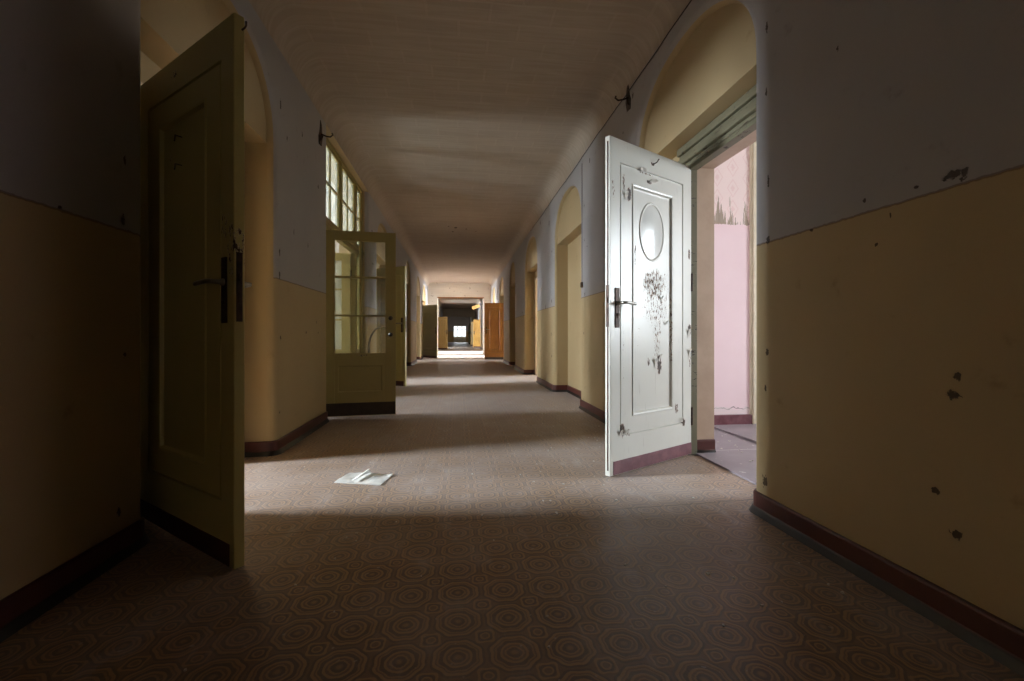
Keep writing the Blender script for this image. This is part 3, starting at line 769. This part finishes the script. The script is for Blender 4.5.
# half glazed doors
def glazed_door(hinge_xy, free_xy, label, Hd=2.0, T=.04, vis=-1, pane_mat='glass', group=None, knobs=True):
    d = Vector((free_xy[0]-hinge_xy[0], free_xy[1]-hinge_xy[1])); Wd = d.length
    root = empty('half_glazed_door', (hinge_xy[0], hinge_xy[1], 0), math.atan2(d.y, d.x)); tag(root, label, 'door', group)
    gx0, gx1 = .115, Wd-.112; zs = [.684, 1.088, 1.503, 1.894]; mt = .022
    mb = MB(); b = .004
    mb.box(0, gx0, 0, T, .008, Hd, 0, b); mb.box(gx1, Wd, 0, T, .008, Hd, 0, b)
    mb.box(gx0, gx1, 0, T, zs[3], Hd, 0, b)
    # lower panel with a recessed field
    holes = (gx0, gx1, .02, zs[0])
    P0, P1 = (gx0+.03, gx1-.03, .265, .55), .010
    for y, s in ((.001, 1), (T-.001, -1)):
        loops = [((gx0, gx1, .008, zs[0]), 0), (P0, 0), ((P0[0]+.012, P0[1]-.012, P0[2]+.012, P0[3]-.012), P1), ((P0[0]+.02, P0[1]-.02, P0[2]+.02, P0[3]-.02), P1)]
        L = [[(r[0], y+s*q, r[2]), (r[1], y+s*q, r[2]), (r[1], y+s*q, r[3]), (r[0], y+s*q, r[3])] for r, q in loops]
        for i in range(3):
            for j in range(4): mb.face([L[i][j], L[i][(j+1) % 4], L[i+1][(j+1) % 4], L[i+1][j]])
        mb.face(L[-1])
    mb.face([(gx0, 0, zs[0]), (gx1, 0, zs[0]), (gx1, T, zs[0]), (gx0, T, zs[0])]); mb.face([(gx0, 0, .008), (gx1, 0, .008), (gx1, T, .008), (gx0, T, .008)])
    mb.build('frame', M['glaz_olive'], root)
    cx = (gx0+gx1)/2; gb = MB()
    gb.box(cx-mt/2, cx+mt/2, .006, T-.006, zs[0], zs[3], 0, .003)
    for z in zs[1:3]:
        gb.box(gx0, cx-mt/2, .006, T-.006, z-mt/2, z+mt/2, 0, .003); gb.box(cx+mt/2, gx1, .006, T-.006, z-mt/2, z+mt/2, 0, .003)
    gb.build('glazing_bars', M['glaz_olive'], root)
    for xa_, xb_ in ((gx0, cx-mt/2), (cx+mt/2, gx1)):
        for i in range(3):
            z0 = zs[i]+(mt/2 if i else 0); z1 = zs[i+1]-(mt/2 if i < 2 else 0)
            g = MB(); g.box(xa_, xb_, T*.45, T*.55, z0, z1); g.build('glass_pane', M[pane_mat], root)
    for y, s in ((0, -1), (T, 1)):
        q = MB(); a, c = sorted((y, y+s*.004)); q.box(.004, Wd-.004, a, c, .014, .15, 0, .0015); q.build('kick_plate', M['kick_black'], root)
        if knobs:
            for z in (1.065, .885):
                k_ = MB(); k_.lathe([(0, .024), (.006, .023), (.01, .016), (.02, .012), (.024, 0)], (Wd-.055, y, z), (0, s, 0), 18); k_.build('rosette', M['bakelite'], root)
    for z in (.3, 1.7): hinge(root, z, T, T)
    return root
glazed_door((-1.42, 5.03), (-.68, 5.125), 'olive half glazed door with six panes, standing open across the corridor at left', vis=-1)
glazed_door((-1.47, 6.50), (-2.2, 6.40), 'second half glazed door, seen through the panes of the front one, opened inwards', pane_mat='frost')

# glazed screen frame with transom lights above the two leaves
mb = MB(); xs0, xs1 = -1.475, -1.405
def yb(y0, y1, z0, z1, x0=xs0, x1=xs1, b=.006): mb.box(x0, x1, y0, y1, z0, z1, 0, b)
for y0, y1 in ((4.86, 4.98), (6.52, 6.60), (6.92, 7.0)): yb(y0, y1, 0, ZW)
yb(4.98, 6.52, 2.02, 2.13); yb(4.98, 6.92, 2.985, ZW); yb(6.60, 6.92, 2.02, 2.13)
yb(4.90, 6.96, 2.06, 2.10, -1.405, -1.375); yb(4.90, 6.96, 2.10, 2.125, -1.405, -1.385)
yb(5.72, 5.80, 2.13, 2.985); yb(6.60, 6.92, 0, .684)
scr = struct(mb.build('window_screen', M['glaz_olive']))
for y0, y1, cols in ((4.98, 5.72, 2), (5.80, 6.52, 2), (6.60, 6.92, 1)):
    c = MB(); t = .04; xm, xn = -1.465, -1.42
    for a, b in ((y0, y0+t), (y1-t, y1)): c.box(xm, xn, a, b, 2.13, 2.985, 0, .004)
    for a, b in ((2.13, 2.13+t), (2.985-t, 2.985)): c.box(xm, xn, y0+t, y1-t, a, b, 0, .004)
    zm = 2.56; c.box(xm+.008, xn-.008, y0+t, y1-t, zm-.013, zm+.013, 0, .003)
    if cols == 2:
        ym = (y0+y1)/2
        c.box(xm+.008, xn-.008, ym-.013, ym+.013, 2.13+t, zm-.013, 0, .003); c.box(xm+.008, xn-.008, ym-.013, ym+.013, zm+.013, 2.985-t, 0, .003)
    co = c.build('transom_sash', M['glaz_olive'], scr)
    g = MB(); g.box(-1.4445, -1.4415, y0+t, y1-t, 2.13+t, 2.985-t); g.build('transom_pane', M['dusty'], co)
g = MB(); g.box(-1.4445, -1.4415, 6.60, 6.92, .684, 2.02); g.build('side_pane', M['glass'], scr)
# black hose looped against the wall behind the glazed door
mb = MB(); pts = []
for i in range(25):
    a = PI*(.0+i/24*.55); pts.append((-1.245+.19-.19*math.cos(a)*1.0-.0, 6.6, .70+.30*math.sin(a)))
pts = [(pts[0][0], 6.6, .016)] + [(pts[0][0], 6.6, .35)] + pts
pts += [(pts[-1][0]+.05, 6.6, .93)]
mb.tube(pts, .013, 8); 
tag(mb.build('bent_hose', M['black']), 'black bent hose curving up behind the lower right pane of the half glazed door', 'hose')

# ------------------------------------------------------------------ small things
# paper on the floor with a turned up corner
root = empty('paper_sheet', (-.66, 2.86, 0), .0)
def uvp(u, v):
    D = .88*455.1/(v-335); t_ = (u-512)/455.1; th = math.radians(6.77)
    return (D*(math.sin(th)+math.cos(th)*t_), D*(math.cos(th)-math.sin(th)*t_))
c = [uvp(334, 483), uvp(380, 485.5), uvp(393, 475), uvp(351, 473)]
mb = MB(); n_ = 10; top = []
for i in range(n_+1):
    r = []
    for j in range(n_+1):
        u, v = i/n_, j/n_
        x = (c[0][0]*(1-u)+c[1][0]*u)*(1-v)+(c[3][0]*(1-u)+c[2][0]*u)*v; y = (c[0][1]*(1-u)+c[1][1]*u)*(1-v)+(c[3][1]*(1-u)+c[2][1]*u)*v
        z = .004+.003*math.sin(u*9+v*4)+.008*max(0, u-.8)*(v)+.004*random.random()
        r.append((x+.66, y-2.86, z))
    top.append(r)
mb.grid(top, 0, False); bot = [[(p[0], p[1], .0012) for p in r] for r in top]; mb.grid(bot, 0, False)
edge = top[0]+[r[-1] for r in top[1:]]+top[-1][::-1][1:]+[r[0] for r in top[::-1][1:]]
for i in range(len(edge)-1):
    a, b = edge[i], edge[i+1]; mb.face([a, b, (b[0], b[1], .0012), (a[0], a[1], .0012)])
mb.build('sheet', M['paper'], root)
fl = MB(); p = [Vector((uvp(354, 482)[0]+.66, uvp(354, 482)[1]-2.86, .012)), Vector((uvp(371, 474)[0]+.66, uvp(371, 474)[1]-2.86, .012))]
rows = []
for i in range(7):
    q = p[0].lerp(p[1], i/6); s_ = i/6
    rows.append([q, q+Vector((-.008, -.01, .012*s_+.004)), q+Vector((-.012, -.02, .02*s_+.006)), q+Vector((.0, -.03, .026*s_+.006))])
fl.grid(rows, 0, True); fl.build('turned_fold', M['paper'], root)
tag(root, 'crumpled white paper sheet lying on the floor between the two near doors', 'paper')

# wire and its drop on the right wall
mb = MB(); pts = []
for i in range(40):
    y = 1.2+i*(8.0/39); pts.append((XR-.006, y, 3.0+.006*math.sin(y*3)+.004*math.sin(y*11)))
mb.tube(pts, .0035, 6)
tag(mb.build('ceiling_wire', M['rust']), 'thin dark wire running along the top of the right wall', 'wire')
mb = MB(); mb.tube([(XR-.005, 5.30, z) for z in (2.93, 2.6, 2.2, 1.8, 1.5)] + [(XR-.012, 5.30, 1.46), (XR-.012, 5.27, 1.44), (XR-.008, 5.26, 1.46)], .003, 6)
mb.box(XR-.02, XR, 5.27, 5.33, 1.45, 1.51, 0, .004)
tag(mb.build('hanging_wire', M['rust']), 'short dark wire hanging down the right wall beside the walled up niche', 'wire')
# torn iron brackets high on the walls
def bracket(side, y, z, label, g):
    x = side*(W(side)+.004); root = empty('wall_bracket', (x, y, z)); tag(root, label, 'bracket', g)
    p = MB(); a, b = sorted((0, -side*.008)); 
    pr = [(-.05, -.10), (.03, -.09), (.06, .0), (.035, .12), (-.005, .15), (-.03, .03), (-.06, -.02)]
    p.face([(-side*.008, q, r) for q, r in pr]); p.face([(side*.0, q, r) for q, r in pr])
    for i in range(len(pr)):
        q, r = pr[i], pr[(i+1) % len(pr)]; p.face([(0, *q), (0, *r), (-side*.008, *r), (-side*.008, *q)])
    p.build('plate', M['rust'], root)
    hk = MB(); hk.tube([(-side*.006, .0, .02), (-side*.05, -.0, .0), (-side*.09, .02, .0), (-side*.11, .04, .03), (-side*.10, .05, .05)], .007, 8); hk.build('hook', M['rust'], root)
    hk = MB(); hk.tube([(-side*.006, -.02, -.05), (-side*.03, -.05, -.06), (-side*.05, -.09, -.04)], .006, 8); hk.build('prong', M['rust'], root)
bracket(1, 3.82, 2.93, 'rusty iron bracket high on the right wall above the white door', None)
bracket(-1, 4.62, 2.82, 'rusty iron bracket on the left wall beside the transom window', None)
# tan board jutting from the right wall beyond the passage
root = empty('hanging_board', (XR, 25.0, 2.42), 0)
mb = MB(); bm = bmesh.new(); bmesh.ops.create_cube(bm, size=1)
mm = Matrix.Translation((-.50, 0, 0)) @ Matrix.Rotation(math.radians(-17), 4, 'Y') @ Matrix.Diagonal((.44, .06, .17, 1))
bmesh.ops.bevel(bm, geom=bm.edges[:], offset=.03, segments=1, affect='EDGES'); mb.add_bm(bm, 0, False, mm); bm.free(); mb.build('board', M['sign'], root)
mb = MB(); mb.tube([(0, 0, .14), (-.2, 0, .13), (-.33, 0, .07)], .012, 8); mb.box(-.014, 0, -.04, .04, .09, .19, 0, .003); mb.build('arm', M['rust'], root)
tag(root, 'tilted tan board jutting from the right wall beyond the passage opening', 'board')
# radiator below the end window
root = empty('radiator', (.23, Y1-.10, 0)); tag(root, 'white ribbed radiator below the far bright window', 'radiator')
mb = MB()
for i in range(16):
    x = -.7+i*.0935; mb.box(x-.035, x+.035, -.06, .06, .10, .56, 0, .02)
mb.tube([(-.76, 0, .16), (.76, 0, .16)], .022, 8); mb.tube([(-.76, 0, .5), (.76, 0, .5)], .022, 8)
mb.build('ribs', M['radiator'], root)
for x in (-.6, .6):
    f = MB(); f.box(x-.02, x+.02, -.05, .05, 0, .12, 0, .005); f.build('foot', M['radiator'], root)
# flakes of paint and plaster on the floor
mb = MB()
def flake(x, y, z, s):
    n_ = random.randint(4, 6); a0 = random.random()*6; t_ = .0025
    p = [(x+s*(.5+.6*random.random())*math.cos(a0+2*PI*k/n_), y+s*(.5+.6*random.random())*math.sin(a0+2*PI*k/n_)) for k in range(n_)]
    mb.face([(q[0], q[1], z+t_+random.random()*.003) for q in p])
    for k in range(n_):
        q, r = p[k], p[(k+1) % n_]; mb.face([(*q, z), (*r, z), (*r, z+t_), (*q, z+t_)])
for i in range(70): flake(random.uniform(.4, 1.42), random.choice((random.uniform(1.3, 3.2), random.uniform(3.2, 5.2))), .0005, random.uniform(.003, .010))
for i in range(50): flake(random.uniform(-1.1, .9), random.uniform(1.2, 6), .0005, random.uniform(.002, .007))
for i in range(40): flake(random.uniform(1.95, 2.35), random.uniform(2.3, 4.0), .0125, random.uniform(.004, .013))
tag(mb.build('paint_flakes', M['flake']), 'scattered small white flakes of paint and plaster on the floors', 'paint flakes', kind='stuff')

# ------------------------------------------------------------------ sky, camera, view
wd_ = bpy.data.worlds.new('sky'); scene.world = wd_; wd_.use_nodes = True
wd_.node_tree.nodes['Background'].inputs[0].default_value = (.85, .93, 1, 1); wd_.node_tree.nodes['Background'].inputs[1].default_value = 1.5
cam = bpy.data.cameras.new('camera'); co = bpy.data.objects.new('camera', cam); COL.objects.link(co); scene.camera = co
co.location = (0, 0, .88); co.rotation_euler = (PI/2, 0, -math.radians(6.77))
cam.sensor_width = 36; cam.lens = 16.0; cam.shift_y = (335-340.5)/1024; cam.clip_start = .02; cam.clip_end = 200
scene.view_settings.view_transform = 'Standard'; scene.view_settings.look = 'None'
scene.view_settings.gamma = 1; scene.view_settings.use_curve_mapping = False
scene.view_settings.exposure = .5
scene.cycles.use_denoising = True
scene.cycles.max_bounces = 10; scene.cycles.diffuse_bounces = 6; scene.cycles.transparent_max_bounces = 16
scene.cycles.sample_clamp_indirect = 6
